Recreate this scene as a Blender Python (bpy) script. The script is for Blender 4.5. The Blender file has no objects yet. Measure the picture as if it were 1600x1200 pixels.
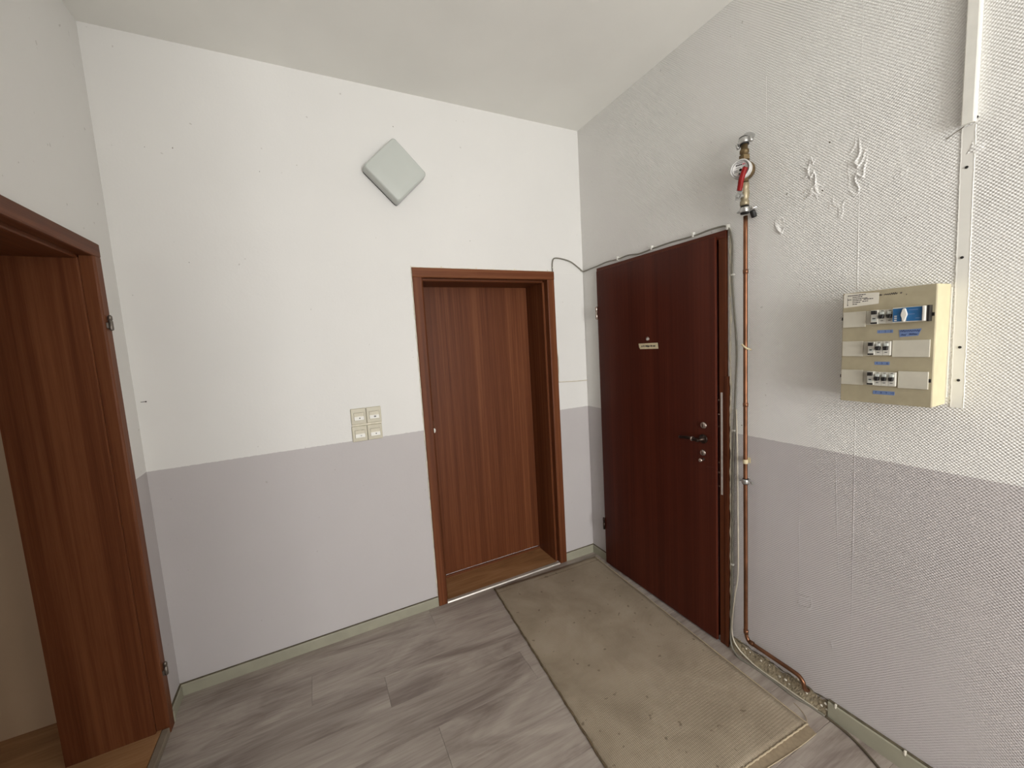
import bpy, bmesh, math, random
from mathutils import Vector, Matrix
random.seed(7)
sc = bpy.context.scene
COL = sc.collection
PI = math.pi

# ------------------------------------------------------------------ camera
cam_d = bpy.data.cameras.new('camera'); cam = bpy.data.objects.new('camera', cam_d); COL.objects.link(cam)
cam_d.sensor_width = 36.0; cam_d.lens = 623.7/1600*36; cam_d.clip_start = 0.02
_r = Vector((0.89295041, -0.44643475, -0.05775446)); _u = Vector((0.09743233, 0.06641664, 0.99302355)); _f = Vector((0.43948436, 0.89234794, -0.10280395))
_m = Matrix((_r, _u, -_f)).transposed().to_4x4(); _m.translation = (-1.7462, -2.3233, 1.5917)
cam.matrix_world = _m
sc.camera = cam

# ------------------------------------------------------------------ world, daylight, exposure
wd = bpy.data.worlds.new('overcast_sky'); sc.world = wd; wd.use_nodes = True
wd.node_tree.nodes['Background'].inputs[0].default_value = (0.93, 0.96, 1.0, 1)
wd.node_tree.nodes['Background'].inputs[1].default_value = 1.5
def area(name, loc, rot, sx, sy, power, col):
    l = bpy.data.lights.new(name, 'AREA'); l.shape = 'RECTANGLE'; l.size = sx; l.size_y = sy
    l.energy = power; l.color = col
    o = bpy.data.objects.new(name, l); COL.objects.link(o); o.location = loc; o.rotation_euler = rot
    return o
# daylight entering by the glazed opening in the wall behind the camera
area('window_daylight', (-1.05, -5.17, 1.45), (PI/2, 0, 0), 1.15, 1.9, 142, (1.0, 0.997, 0.985))
area('side_room_fill', (-5.02, -0.62, 1.5), (0, -PI/2, 0), 1.3, 0.7, 3.8, (1.0, 0.97, 0.92))  # added fill light to brighten the side room
sc.view_settings.view_transform = 'Standard'; sc.view_settings.look = 'None'
sc.view_settings.gamma = 1.0; sc.view_settings.use_curve_mapping = False
sc.view_settings.exposure = 0.0
sc.cycles.use_denoising = True

# ------------------------------------------------------------------ materials
def s2l(c):
    return tuple(((v/255)/12.92 if v/255 <= 0.04045 else ((v/255+0.055)/1.055)**2.4) for v in c)
def rgba(c): return (*c, 1.0)
class NT:
    def __init__(s, name):
        s.m = bpy.data.materials.new(name); s.m.use_nodes = True
        s.t = s.m.node_tree; s.b = s.t.nodes['Principled BSDF']
    def n(s, typ, **kw):
        x = s.t.nodes.new(typ)
        for k, v in kw.items(): setattr(x, k, v)
        return x
    def l(s, a, b): s.t.links.new(a, b)
    def noise(s, vec, scale, detail=2, rough=0.5, dist=0.0):
        x = s.n('ShaderNodeTexNoise'); x.inputs['Scale'].default_value = scale; x.inputs['Detail'].default_value = detail
        x.inputs['Roughness'].default_value = rough; x.inputs['Distortion'].default_value = dist
        if vec is not None: s.l(vec, x.inputs['Vector'])
        return x.outputs['Fac']
    def pos(s): return s.n('ShaderNodeNewGeometry').outputs['Position']
    def vmul(s, v, k):
        x = s.n('ShaderNodeVectorMath', operation='MULTIPLY'); s.l(v, x.inputs[0]); x.inputs[1].default_value = k; return x.outputs[0]
    def math(s, op, a, b=None, c=None):
        x = s.n('ShaderNodeMath', operation=op)
        for i, v in enumerate((a, b, c)):
            if v is None: continue
            if isinstance(v, (int, float)): x.inputs[i].default_value = v
            else: s.l(v, x.inputs[i])
        return x.outputs[0]
    def ramp(s, fac, stops):
        x = s.n('ShaderNodeValToRGB'); e = x.color_ramp.elements
        while len(e) < len(stops): e.new(0.5)
        for i, (p, c) in enumerate(stops): e[i].position = p; e[i].color = rgba(c)
        s.l(fac, x.inputs[0]); return x.outputs[0]
    def mix(s, fac, a, b, mode='MIX'):
        x = s.n('ShaderNodeMix', data_type='RGBA', blend_type=mode)
        for i, v in ((0, fac), (6, a), (7, b)):
            if isinstance(v, (int, float)): x.inputs[i].default_value = v
            elif isinstance(v, tuple): x.inputs[i].default_value = rgba(v)
            else: s.l(v, x.inputs[i])
        return x.outputs[2]
    def maprange(s, v, a, b, c=0.0, d=1.0):
        x = s.n('ShaderNodeMapRange'); s.l(v, x.inputs[0])
        for i, q in enumerate((a, b, c, d)): x.inputs[i+1].default_value = q
        return x.outputs[0]
    def bump(s, h, dist, strength=1.0, prev=None):
        x = s.n('ShaderNodeBump'); x.inputs['Distance'].default_value = dist; x.inputs['Strength'].default_value = strength
        s.l(h, x.inputs['Height'])
        if prev is not None: s.l(prev, x.inputs['Normal'])
        return x.outputs[0]
    def set(s, **kw):
        for k, v in kw.items():
            k = k.replace('_', ' ')
            if isinstance(v, (int, float)): s.b.inputs[k].default_value = v
            elif isinstance(v, tuple): s.b.inputs[k].default_value = rgba(v)
            else: s.l(v, s.b.inputs[k])
        return s.m

def plain(name, srgb, rough=0.5, metal=0.0, var=0.08, scale=30, spec=0.5):
    N = NT(name); c = s2l(srgb)
    f = N.noise(N.pos(), scale, 3)
    col = N.ramp(f, [(0.3, tuple(v*(1-var) for v in c)), (0.7, tuple(min(1, v*(1+var)) for v in c))])
    N.set(Base_Color=col, Roughness=rough, Metallic=metal); N.b.inputs['Specular IOR Level'].default_value = spec
    return N.m

WHITE = (0.80, 0.787, 0.757); LILAC = (0.545, 0.513, 0.508)
PAINT_H = 1.1064
def wall_mat(name, kind):
    N = NT(name); P = N.pos()
    sep = N.n('ShaderNodeSeparateXYZ'); N.l(P, sep.inputs[0])
    x, y, z = sep.outputs
    jit = N.math('MULTIPLY', N.math('SUBTRACT', N.noise(P, 60, 2), 0.5), 0.006)
    above = N.math('GREATER_THAN', N.math('ADD', z, jit), PAINT_H)
    blot = N.noise(P, 1.7, 4, 0.6)
    w = N.mix(N.maprange(blot, 0.35, 0.75), tuple(v*0.965 for v in WHITE), WHITE)
    l = N.mix(N.maprange(blot, 0.35, 0.75), tuple(v*0.96 for v in LILAC), LILAC)
    # scuffs and fly specks, own shapes
    sp = N.maprange(N.noise(P, 42, 1), 0.765, 0.80, 0, 0.35)
    base = N.mix(above, l, w)
    base = N.mix(sp, base, (0.30, 0.27, 0.23))
    if kind == 'paper':
        p = 0.0100
        wob = N.math('MULTIPLY', N.noise(P, 14, 2), 0.004)
        a = N.math('SINE', N.math('MULTIPLY', N.math('ADD', y, wob), 2*PI/p))
        b = N.math('COSINE', N.math('MULTIPLY', N.math('ADD', z, wob), 2*PI/p))
        wv = N.math('MULTIPLY', a, b)
        amp = N.maprange(N.noise(P, 4.5, 2), 0.3, 0.7, 0.55, 0.95)
        wv = N.math('MULTIPLY', wv, amp)
        nb = N.bump(N.math('ADD', wv, N.math('MULTIPLY', N.noise(P, 150, 2), 0.7)), 0.0010)
        # lengths of the woven paper: faint vertical seams and puckers
        mp = N.vmul(P, (1, 24, 0.7)); st = N.noise(mp, 1.0, 2, 0.6)
        nb = N.bump(st, 0.0010, 0.22, nb)
        lump = N.noise(P, 9, 3, 0.6)
        mask = N.math('MULTIPLY', N.maprange(z, 1.75, 2.05), N.maprange(y, -1.15, -1.35))
        nb = N.bump(N.math('MULTIPLY', lump, mask), 0.008, 0.5, nb)
        nb = N.bump(N.noise(P, 26, 2), 0.0010, 0.45, nb)
    else:
        nb = N.bump(N.noise(P, 3.2, 3, 0.55), 0.010, 0.30)
        nb = N.bump(N.noise(P, 90, 2), 0.0006, 0.5, nb)
    N.set(Base_Color=base, Roughness=0.62, Normal=nb); N.b.inputs['Specular IOR Level'].default_value = 0.3
    return N.m

def wood(name, dark, mid, light, axis='z', rough=0.46, fine=1.0, coat=0.0, spec=0.16):
    N = NT(name); P = N.pos()
    lo = 0.35; k = {'z': (1, 1, 0), 'x': (0, 1, 1), 'y': (1, 0, 1)}[axis]
    def sc_(h, g): return tuple(h if q else g for q in k)
    broad = N.noise(N.vmul(P, sc_(11, 0.22)), 1.0, 2, 0.5, 0.2)
    med = N.noise(N.vmul(P, sc_(70, 0.7)), 1.0, 3, 0.6, 0.15)
    fin = N.noise(N.vmul(P, sc_(420*fine, 9)), 1.0, 2, 0.6)
    f = N.math('ADD', N.math('ADD', N.math('MULTIPLY', broad, 0.5), N.math('MULTIPLY', med, 0.35)), N.math('MULTIPLY', fin, 0.15))
    col = N.ramp(f, [(0.36, s2l(dark)), (0.5, s2l(mid)), (0.64, s2l(light))])
    nb = N.bump(fin, 0.0003, 0.5)
    N.set(Base_Color=col, Roughness=rough, Normal=nb, Coat_Weight=coat)
    N.b.inputs['Specular IOR Level'].default_value = spec; N.b.inputs['Coat Roughness'].default_value = 0.25
    return N.m

def laminate(name, dark, mid, light, along='x', rnd=True):
    N = NT(name)
    tc = N.n('ShaderNodeTexCoord').outputs['Object'] if rnd else N.pos()
    if rnd:
        oi = N.n('ShaderNodeObjectInfo')
        add = N.n('ShaderNodeVectorMath', operation='MULTIPLY_ADD'); 
        cmb = N.n('ShaderNodeCombineXYZ')
        for i in range(3): N.l(oi.outputs['Random'], cmb.inputs[i])
        N.l(cmb.outputs[0], add.inputs[0]); add.inputs[1].default_value = (37, 53, 19); N.l(tc, add.inputs[2]); tc = add.outputs[0]
    g = (1.7, 8, 1) if along == 'x' else (11, 1.3, 1)
    g2 = (5, 95, 1) if along == 'x' else (95, 5, 1)
    a = N.noise(N.vmul(tc, g), 1.0, 4, 0.62, 1.1)
    b = N.noise(N.vmul(tc, g2), 1.0, 3, 0.6, 0.3)
    f = N.math('ADD', N.math('MULTIPLY', a, 0.72), N.math('MULTIPLY', b, 0.28))
    col = N.ramp(f, [(0.36, s2l(dark)), (0.5, s2l(mid)), (0.64, s2l(light))])
    if rnd:
        br = N.maprange(oi.outputs['Random'], 0, 1, 0.96, 1.03)
        mm = N.n('ShaderNodeVectorMath', operation='SCALE'); N.l(col, mm.inputs[0]); N.l(br, mm.inputs['Scale']); col = mm.outputs[0]
    nb = N.bump(b, 0.0004, 0.5)
    N.set(Base_Color=col, Roughness=0.5, Normal=nb); N.b.inputs['Specular IOR Level'].default_value = 0.4
    return N.m

def rug_mat():
    N = NT('rug_weave'); P = N.pos(); sep = N.n('ShaderNodeSeparateXYZ'); N.l(P, sep.inputs[0]); x, y, z = sep.outputs
    rib = N.math('SINE', N.math('MULTIPLY', x, 2*PI/0.0072)); rib2 = N.math('SINE', N.math('MULTIPLY', y, 2*PI/0.011))
    dirt = N.noise(P, 4.2, 4, 0.6, 0.4)
    base = N.ramp(dirt, [(0.30, s2l((144, 130, 111))), (0.55, s2l((163, 149, 129))), (0.75, s2l((172, 159, 140)))])
    base = N.mix(N.maprange(rib, -1, 1, 0.0, 0.14), base, s2l((126, 111, 90)))
    spots = N.maprange(N.noise(P, 24, 2), 0.685, 0.73, 0, 0.55)
    base = N.mix(spots, base, s2l((86, 70, 52)))
    nb = N.bump(N.math('ADD', rib, N.math('MULTIPLY', rib2, 0.5)), 0.0004)
    nb = N.bump(N.noise(P, 300, 2), 0.0008, 0.6, nb)
    return N.set(Base_Color=base, Roughness=0.95, Normal=nb)

M = {}
M['wall'] = wall_mat('painted_plaster', 'smooth')
M['paper'] = wall_mat('painted_woven_wallpaper', 'paper')
M['ceil'] = plain('ceiling_paint', (240, 239, 233), 0.8, var=0.03, scale=2, spec=0.2)
M['patch'] = plain('smooth_filler_paint', (229, 227, 220), 0.5, var=0.03, scale=8)
M['wood_z'] = wood('sapele_upright', (78, 41, 22), (103, 58, 34), (124, 76, 47), 'z')
M['wood_x'] = wood('sapele_along_x', (78, 41, 22), (103, 58, 34), (124, 76, 47), 'x')
M['wood_y'] = wood('sapele_along_y', (78, 41, 22), (103, 58, 34), (124, 76, 47), 'y')
M['red_z'] = wood('red_mahogany_upright', (62, 24, 15), (72, 30, 19), (84, 38, 25), 'z', 0.36)
M['red_y'] = wood('red_mahogany_along_y', (66, 27, 16), (80, 36, 22), (92, 44, 28), 'y', 0.36)
M['redframe'] = wood('brown_frame_upright', (70, 34, 18), (86, 44, 24), (100, 54, 32), 'z', 0.4)
M['plank'] = laminate('grey_laminate', (130, 118, 111), (158, 147, 138), (177, 167, 157), 'x')
M['groove'] = plain('groove_dark', (70, 62, 56), 0.9)
M['tan_x'] = laminate('tan_laminate', (128, 90, 58), (154, 112, 74), (170, 130, 92), 'x', False)
M['base'] = plain('pale_skirting', (157, 154, 136), 0.45, var=0.06, scale=12)
M['grime'] = plain('grimy_joint', (96, 88, 70), 0.9, var=0.3, scale=60)
M['rug'] = rug_mat()
M['rugedge'] = plain('rug_binding_shadow', (104, 88, 66), 0.95, var=0.25, scale=60)
M['rughem'] = plain('rug_hem', (146, 130, 107), 0.95, var=0.12, scale=60)
M['thread'] = plain('pale_thread', (176, 160, 134), 0.8)
M['steel'] = plain('zinc_steel', (190, 190, 188), 0.3, 0.9)
M['alu'] = plain('aluminium_strip', (205, 200, 192), 0.4, 0.6)
M['darkmetal'] = plain('dark_bronze', (52, 40, 34), 0.3, 0.8)
M['dullstrip'] = plain('dull_edge_strip', (138, 126, 110), 0.6, 0.2)
M['zinc'] = plain('old_zinc', (128, 120, 112), 0.4, 0.8)
M['chrome'] = plain('worn_nickel', (180, 165, 155), 0.25, 0.9)
M['copper'] = plain('aged_copper', (128, 88, 64), 0.36, 0.85, var=0.3, scale=14)
M['brass'] = plain('dull_brass', (112, 94, 66), 0.5, 0.6, var=0.25, scale=60)
M['valvebrass'] = plain('nickel_brass', (158, 146, 120), 0.45, 0.5, var=0.15, scale=60)
M['rubber'] = plain('black_rubber', (28, 27, 26), 0.6)
M['redplastic'] = plain('red_plastic', (135, 16, 16), 0.5, spec=0.3)
M['white'] = plain('white_plastic', (226, 224, 216), 0.4, var=0.03)
M['dial'] = plain('dial_white', (204, 202, 199), 0.35, var=0.04)
M['ink'] = plain('print_dark', (62, 56, 56), 0.7)
M['pinkink'] = plain('print_red', (176, 90, 100), 0.7)
M['lampglass'] = plain('opal_glass', (196, 200, 194), 0.25, var=0.02, scale=4)
M['lampbase'] = plain('lamp_base_grey', (40, 42, 38), 0.6)
M['beige'] = plain('beige_plastic', (196, 189, 167), 0.4, var=0.04)
M['beige2'] = plain('beige_plastic_light', (214, 207, 187), 0.4, var=0.04)
M['tanbox'] = plain('tan_enclosure', (166, 156, 130), 0.5, var=0.07, scale=25)
M['creambox'] = plain('cream_enclosure', (203, 194, 160), 0.5, var=0.05, scale=25)
M['blank'] = plain('blanking_plate', (196, 191, 176), 0.5, var=0.05, scale=25)
M['breaker'] = plain('breaker_grey', (205, 202, 192), 0.45)
M['black'] = plain('black_plastic', (24, 21, 20), 0.45)
M['blue'] = plain('blue_breaker', (36, 98, 150), 0.4, var=0.12, scale=60)
M['tape'] = plain('blue_tape', (108, 130, 172), 0.5)
M['tapeink'] = plain('blue_ink', (48, 62, 108), 0.6)
M['paperlab'] = plain('paper_label', (216, 211, 198), 0.8, var=0.04)
M['masking'] = plain('masking_tape', (206, 193, 158), 0.8)
M['cablegrey'] = plain('grey_cable', (128, 124, 112), 0.5)
M['cablewhite'] = plain('white_cable', (208, 200, 182), 0.5)
M['cabledark'] = plain('dark_cable', (92, 82, 66), 0.6)
M['rough'] = plain('bare_plaster', (150, 138, 115), 0.95, var=0.35, scale=70)
M['chip'] = plain('plaster_chip', (222, 216, 202), 0.9)
M['filler'] = plain('cream_filler', (222, 215, 196), 0.7, var=0.1, scale=60)
M['sidewall'] = plain('cream_room_paint', (200, 174, 144), 0.8, var=0.05, scale=3)
N_ = NT('window_glass')
_t = N_.n('ShaderNodeBsdfTransparent'); _g = N_.n('ShaderNodeBsdfGlossy'); _g.inputs['Roughness'].default_value = 0.02
_x = N_.n('ShaderNodeMixShader'); _x.inputs[0].default_value = 0.08; N_.l(_t.outputs[0], _x.inputs[1]); N_.l(_g.outputs[0], _x.inputs[2])
N_.l(_x.outputs[0], N_.t.nodes['Material Output'].inputs[0]); M['glass'] = N_.m

# ------------------------------------------------------------------ mesh helpers
def BM(): return bmesh.new()
def box(bm, x0, x1, y0, y1, z0, z1, bev=0.0, seg=2):
    t = bmesh.new(); bmesh.ops.create_cube(t, size=1)
    x0, x1 = sorted((x0, x1)); y0, y1 = sorted((y0, y1)); z0, z1 = sorted((z0, z1))
    for v in t.verts:
        v.co = Vector(((x0+x1)/2+v.co.x*(x1-x0), (y0+y1)/2+v.co.y*(y1-y0), (z0+z1)/2+v.co.z*(z1-z0)))
    if bev > 0: bmesh.ops.bevel(t, geom=t.edges[:], offset=bev, segments=seg, affect='EDGES', profile=0.5)
    merge(bm, t); return bm
def merge(bm, t):
    me = bpy.data.meshes.new('tmp'); t.to_mesh(me); t.free(); bm.from_mesh(me); bpy.data.meshes.remove(me)
def prism(bm, poly, ext, fn, bev=0.0, seg=2):
    """poly: 2-D ring; ext: (a,b) along third axis; fn(u,v,w) -> world"""
    t = bmesh.new()
    A = [t.verts.new(fn(u, v, ext[0])) for u, v in poly]; B = [t.verts.new(fn(u, v, ext[1])) for u, v in poly]
    n = len(poly)
    for i in range(n): t.faces.new((A[i], A[(i+1) % n], B[(i+1) % n], B[i]))
    t.faces.new(A[::-1]); t.faces.new(B)
    bmesh.ops.recalc_face_normals(t, faces=t.faces[:])
    if bev > 0: bmesh.ops.bevel(t, geom=t.edges[:], offset=bev, segments=seg, affect='EDGES', profile=0.5)
    merge(bm, t); return bm
def frame_of(d):
    d = d.normalized(); a = Vector((0, 0, 1)) if abs(d.z) < 0.9 else Vector((1, 0, 0))
    u = d.cross(a).normalized(); return u, d.cross(u).normalized()
def lathe(bm, prof, p0, axis, seg=24, smooth=True):
    """prof: list of (r, h) along axis from p0"""
    p0 = Vector(p0); ax = Vector(axis).normalized(); u, v = frame_of(ax); rings = []
    for r, h in prof:
        rings.append([bm.verts.new(p0+ax*h+(u*math.cos(2*PI*i/seg)+v*math.sin(2*PI*i/seg))*max(r, 1e-5)) for i in range(seg)])
    fs = []
    for a, b in zip(rings, rings[1:]):
        for i in range(seg): fs.append(bm.faces.new((a[i], a[(i+1) % seg], b[(i+1) % seg], b[i])))
    fs.append(bm.faces.new(rings[0][::-1])); fs.append(bm.faces.new(rings[-1]))
    for f in fs[:-2]: f.smooth = smooth
    return bm
def tube(bm, pts, r, seg=10, curve=True, sub=6):
    pts = [Vector(p) for p in pts]
    if curve and len(pts) > 2:
        out = []
        for i in range(len(pts)-1):
            a, b, c, d = pts[max(i-1, 0)], pts[i], pts[i+1], pts[min(i+2, len(pts)-1)]
            for k in range(sub):
                t = k/sub
                out.append(0.5*((2*b)+(c-a)*t+(2*a-5*b+4*c-d)*t*t+(3*b-a-3*c+d)*t**3))
        out.append(pts[-1]); pts = out
    rr = r if callable(r) else (lambda t: r)
    rings = []; pu = None
    for i, p in enumerate(pts):
        d = (pts[min(i+1, len(pts)-1)]-pts[max(i-1, 0)]).normalized()
        if pu is None: u, v = frame_of(d)
        else:
            u = (pu-d*pu.dot(d)).normalized(); v = d.cross(u)
        pu = u; q = rr(i/(len(pts)-1))
        rings.append([bm.verts.new(p+(u*math.cos(2*PI*k/seg)+v*math.sin(2*PI*k/seg))*q) for k in range(seg)])
    for a, b in zip(rings, rings[1:]):
        for k in range(seg):
            f = bm.faces.new((a[k], a[(k+1) % seg], b[(k+1) % seg], b[k])); f.smooth = True
    bm.faces.new(rings[0][::-1]); bm.faces.new(rings[-1]); return bm
BASE = {}
def obj(name, bm, mat, parent=None, label=None, smooth=False, loc=None):
    if not isinstance(bm, bpy.types.Mesh):
        bmesh.ops.recalc_face_normals(bm, faces=bm.faces[:])
        me = bpy.data.meshes.new(name)
        if parent is not None: off = BASE[parent.name]
        else:
            if loc is None:
                xs = [v.co for v in bm.verts]
                off = Vector(((min(c.x for c in xs)+max(c.x for c in xs))/2, (min(c.y for c in xs)+max(c.y for c in xs))/2, min(c.z for c in xs)))
            else: off = Vector(loc)
        for v in bm.verts: v.co -= off
        if smooth:
            for f in bm.faces: f.smooth = True
        bm.to_mesh(me); bm.free(); me.materials.append(M[mat] if isinstance(mat, str) else mat)
        if smooth: 
            try: me.set_sharp_from_angle(angle=math.radians(40))
            except Exception: pass
    else:
        me = bm; off = BASE[parent.name] if parent is not None else Vector(loc or (0, 0, 0))
    o = bpy.data.objects.new(name, me); COL.objects.link(o)
    if parent is None: o.location = off
    else: o.parent = parent
    BASE[o.name] = off.copy()
    if label: o['label'] = label
    return o
def tag(o, label, cat, group=None, kind=None):
    o['label'] = label; o['category'] = cat
    if group: o['group'] = group
    if kind: o['kind'] = kind
    return o
def thing(name, loc, label, cat, group=None, kind=None):
    o = bpy.data.objects.new(name, None); COL.objects.link(o); o.location = loc; o.empty_display_size = 0.05
    BASE[o.name] = Vector(loc); return tag(o, label, cat, group, kind)
def text_mesh(s, size, mat, fn, shear=0.0):
    """flat lettering placed by fn(u,v)->world; returns bm"""
    c = bpy.data.curves.new('txt', 'FONT'); c.body = s; c.size = size; c.align_x = 'CENTER'; c.align_y = 'CENTER'; c.shear = shear
    o = bpy.data.objects.new('txt', c); COL.objects.link(o)
    bpy.context.view_layer.update()
    me = bpy.data.meshes.new_from_object(o.evaluated_get(bpy.context.evaluated_depsgraph_get()))
    bpy.data.objects.remove(o); bm = bmesh.new(); bm.from_mesh(me); bpy.data.meshes.remove(me)
    for v in bm.verts: v.co = Vector(fn(v.co.x, v.co.y))
    return bm

# ------------------------------------------------------------------ room dimensions
W = 2.468; HC = 2.985; YR = -5.00
LT = 0.30                     # thickness of the inner walls
# back door
B0, B1, BH = -1.197, -0.250, 2.048
# entry door on the right wall
E0, E1, EH = -0.168, -1.093, 2.046
# doorway on the left wall
L0, L1, LH = -0.168, -1.21, 2.068

# floor slab and planks -------------------------------------------------
fl = tag(obj('floor', box(BM(), -W-LT, 0.3, YR-0.3, 0.02, -0.12, -0.0035), 'groove'), 'grey wood-look laminate floor of the hallway', 'floor', kind='structure')
PW, PL = 0.193, 1.285
pm = {}
def plank_mesh(length):
    k = round(length, 3)
    if k in pm: return pm[k]
    t = bmesh.new(); L = length/2-0.0004; w = PW/2-0.0004; c = 0.0012
    lo = [t.verts.new((x, y, -0.0035)) for x, y in ((-L, -w), (L, -w), (L, w), (-L, w))]
    mi = [t.verts.new((x, y, -c*0.6)) for x, y in ((-L, -w), (L, -w), (L, w), (-L, w))]
    hi = [t.verts.new((x, y, 0)) for x, y in ((-L+c, -w+c), (L-c, -w+c), (L-c, w-c), (-L+c, w-c))]
    for a, b in ((lo, mi), (mi, hi)):
        for i in range(4): t.faces.new((a[i], a[(i+1) % 4], b[(i+1) % 4], b[i]))
    t.faces.new(hi)
    me = bpy.data.meshes.new('plank'); t.to_mesh(me); t.free(); me.materials.append(M['plank']); pm[k] = me; return me
row = 0; y1 = -0.004
offs = [0.10, 0.74, 0.42, 1.06, 0.26, 0.90]
while y1 > YR:
    yc = y1-PW/2; x = -W-offs[row % 6]+0.02
    while x < 0:
        a, b = max(x, -W+0.002), min(x+PL, -0.004)
        if b-a > 0.03:
            o = obj('plank', plank_mesh(b-a), None, fl)
            o.location = Vector(((a+b)/2, yc, 0))-BASE[fl.name]
        x += PL
    row += 1; y1 -= PW

# walls -----------------------------------------------------------------
bm = BM()
box(bm, -W-LT, B0+0.03, 0, LT, -0.1, HC+0.1); box(bm, B1-0.03, 0.3, 0, LT, -0.1, HC+0.1); box(bm, B0+0.03, B1-0.03, 0, LT, BH-0.03, HC+0.1)
wb = tag(obj('wall_back', bm, 'wall', loc=(0, 0, 0)), 'white wall with lilac-grey dado holding the diamond lamp', 'wall', kind='structure')
bm = BM()
RT = 0.28
box(bm, 0, RT, E0-0.02, 0.0, -0.1, HC+0.1); box(bm, 0, RT, YR, E1+0.02, -0.1, HC+0.1); box(bm, 0, RT, E1+0.02, E0-0.02, EH-0.02, HC+0.1)
wr = tag(obj('wall_right', bm, 'paper', loc=(0, 0, 0)), 'white woven-wallpaper wall with lilac-grey dado and copper pipe', 'wall', kind='structure')
bm = BM()
box(bm, -W-LT, -W, L0-0.03, 0.0, -0.1, HC+0.1); box(bm, -W-LT, -W, YR, L1+0.03, -0.1, HC+0.1); box(bm, -W-LT, -W, L1+0.03, L0-0.03, LH-0.03, HC+0.1)
box(bm, -W-LT, -1.70, YR, -2.75, -0.1, HC+0.1)   # added unseen block that keeps window light off the left doorway
wl = tag(obj('wall_left', bm, 'wall', loc=(0, 0, 0)), 'white wall with lilac-grey dado around the dark open doorway', 'wall', kind='structure')
tag(obj('ceiling', box(BM(), -W-LT, 0.3, YR-0.3, 0.3, HC, HC+0.15), 'ceil'), 'plain off-white ceiling', 'ceiling', kind='structure')
# wall behind the camera with its tall window
WX0, WX1, WZ0, WZ1 = -1.65, -0.45, 0.45, 2.45
bm = BM()
box(bm, -W-LT, WX0, YR-0.3, YR, -0.1, HC+0.1); box(bm, WX1, 0.3, YR-0.3, YR, -0.1, HC+0.1)
box(bm, WX0, WX1, YR-0.3, YR, -0.1, WZ0); box(bm, WX0, WX1, YR-0.3, YR, WZ1, HC+0.1)
tag(obj('wall_rear', bm, 'wall', loc=(0, 0, 0)), 'white wall behind the viewer with a tall window', 'wall', kind='structure')
wn = thing('window_1', ((WX0+WX1)/2, YR-0.1, WZ0), 'tall white framed window behind the viewer', 'window', kind='structure')
for n_, a in (('stile', (WX0, WX0+0.05, WZ0, WZ1)), ('stile', (WX1-0.05, WX1, WZ0, WZ1)), ('rail', (WX0+0.05, WX1-0.05, WZ0, WZ0+0.05)), ('rail', (WX0+0.05, WX1-0.05, WZ1-0.05, WZ1))):
    obj(n_, box(BM(), a[0], a[1], YR-0.13, YR-0.07, a[2], a[3], 0.004), 'white', wn)
obj('pane', box(BM(), WX0+0.05, WX1-0.05, YR-0.102, YR-0.098, WZ0+0.05, WZ1-0.05), 'glass', wn)

# room beyond the left doorway ------------------------------------------
SX = -4.9
tag(obj('wall_side_room_back', box(BM(), SX, -W-LT, 0.065, 0.3, -0.1, HC+0.1), 'sidewall'), 'beige wall seen through the left doorway', 'wall', kind='structure')
bm = BM(); box(bm, SX-0.2, SX, YR, -1.0, -0.1, HC+0.1); box(bm, SX-0.2, SX, -0.24, 0.3, -0.1, HC+0.1); box(bm, SX-0.2, SX, -1.0, -0.24, -0.1, 0.8); box(bm, SX-0.2, SX, -1.0, -0.24, 2.2, HC+0.1)
w2 = thing('fill_window_2', (SX-0.08, -0.62, 0.8), 'narrow unseen window added to light the room beyond the left doorway', 'window', kind='structure')  # unseen window added as an opening for the side-room fill light
for n_, a in (('stile', (-1.0, -0.95, 0.8, 2.2)), ('stile', (-0.29, -0.24, 0.8, 2.2)), ('rail', (-0.95, -0.29, 0.8, 0.85)), ('rail', (-0.95, -0.29, 2.15, 2.2))):
    obj(n_, box(BM(), SX-0.10, SX-0.05, a[0], a[1], a[2], a[3], 0.004), 'white', w2)
obj('pane', box(BM(), SX-0.077, SX-0.073, -0.95, -0.29, 0.85, 2.15), 'glass', w2)
tag(obj('wall_side_room_far', bm, 'sidewall'), 'beige far wall of the room beyond the left doorway', 'wall', kind='structure')
tag(obj('wall_side_room_front', box(BM(), SX, -W-LT, YR-0.2, YR, -0.1, HC+0.1), 'sidewall'), 'beige near wall of the room beyond the left doorway', 'wall', kind='structure')
tag(obj('ceiling_side_room', box(BM(), SX, -W-LT, YR, 0.065, HC, HC+0.15), 'ceil'), 'ceiling of the room beyond the left doorway', 'ceiling', kind='structure')
tag(obj('floor_side_room', box(BM(), SX, -W-0.012, YR, 0.065, -0.1, 0.030), 'tan_x'), 'tan laminate floor beyond the left doorway', 'floor', kind='structure')

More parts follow.
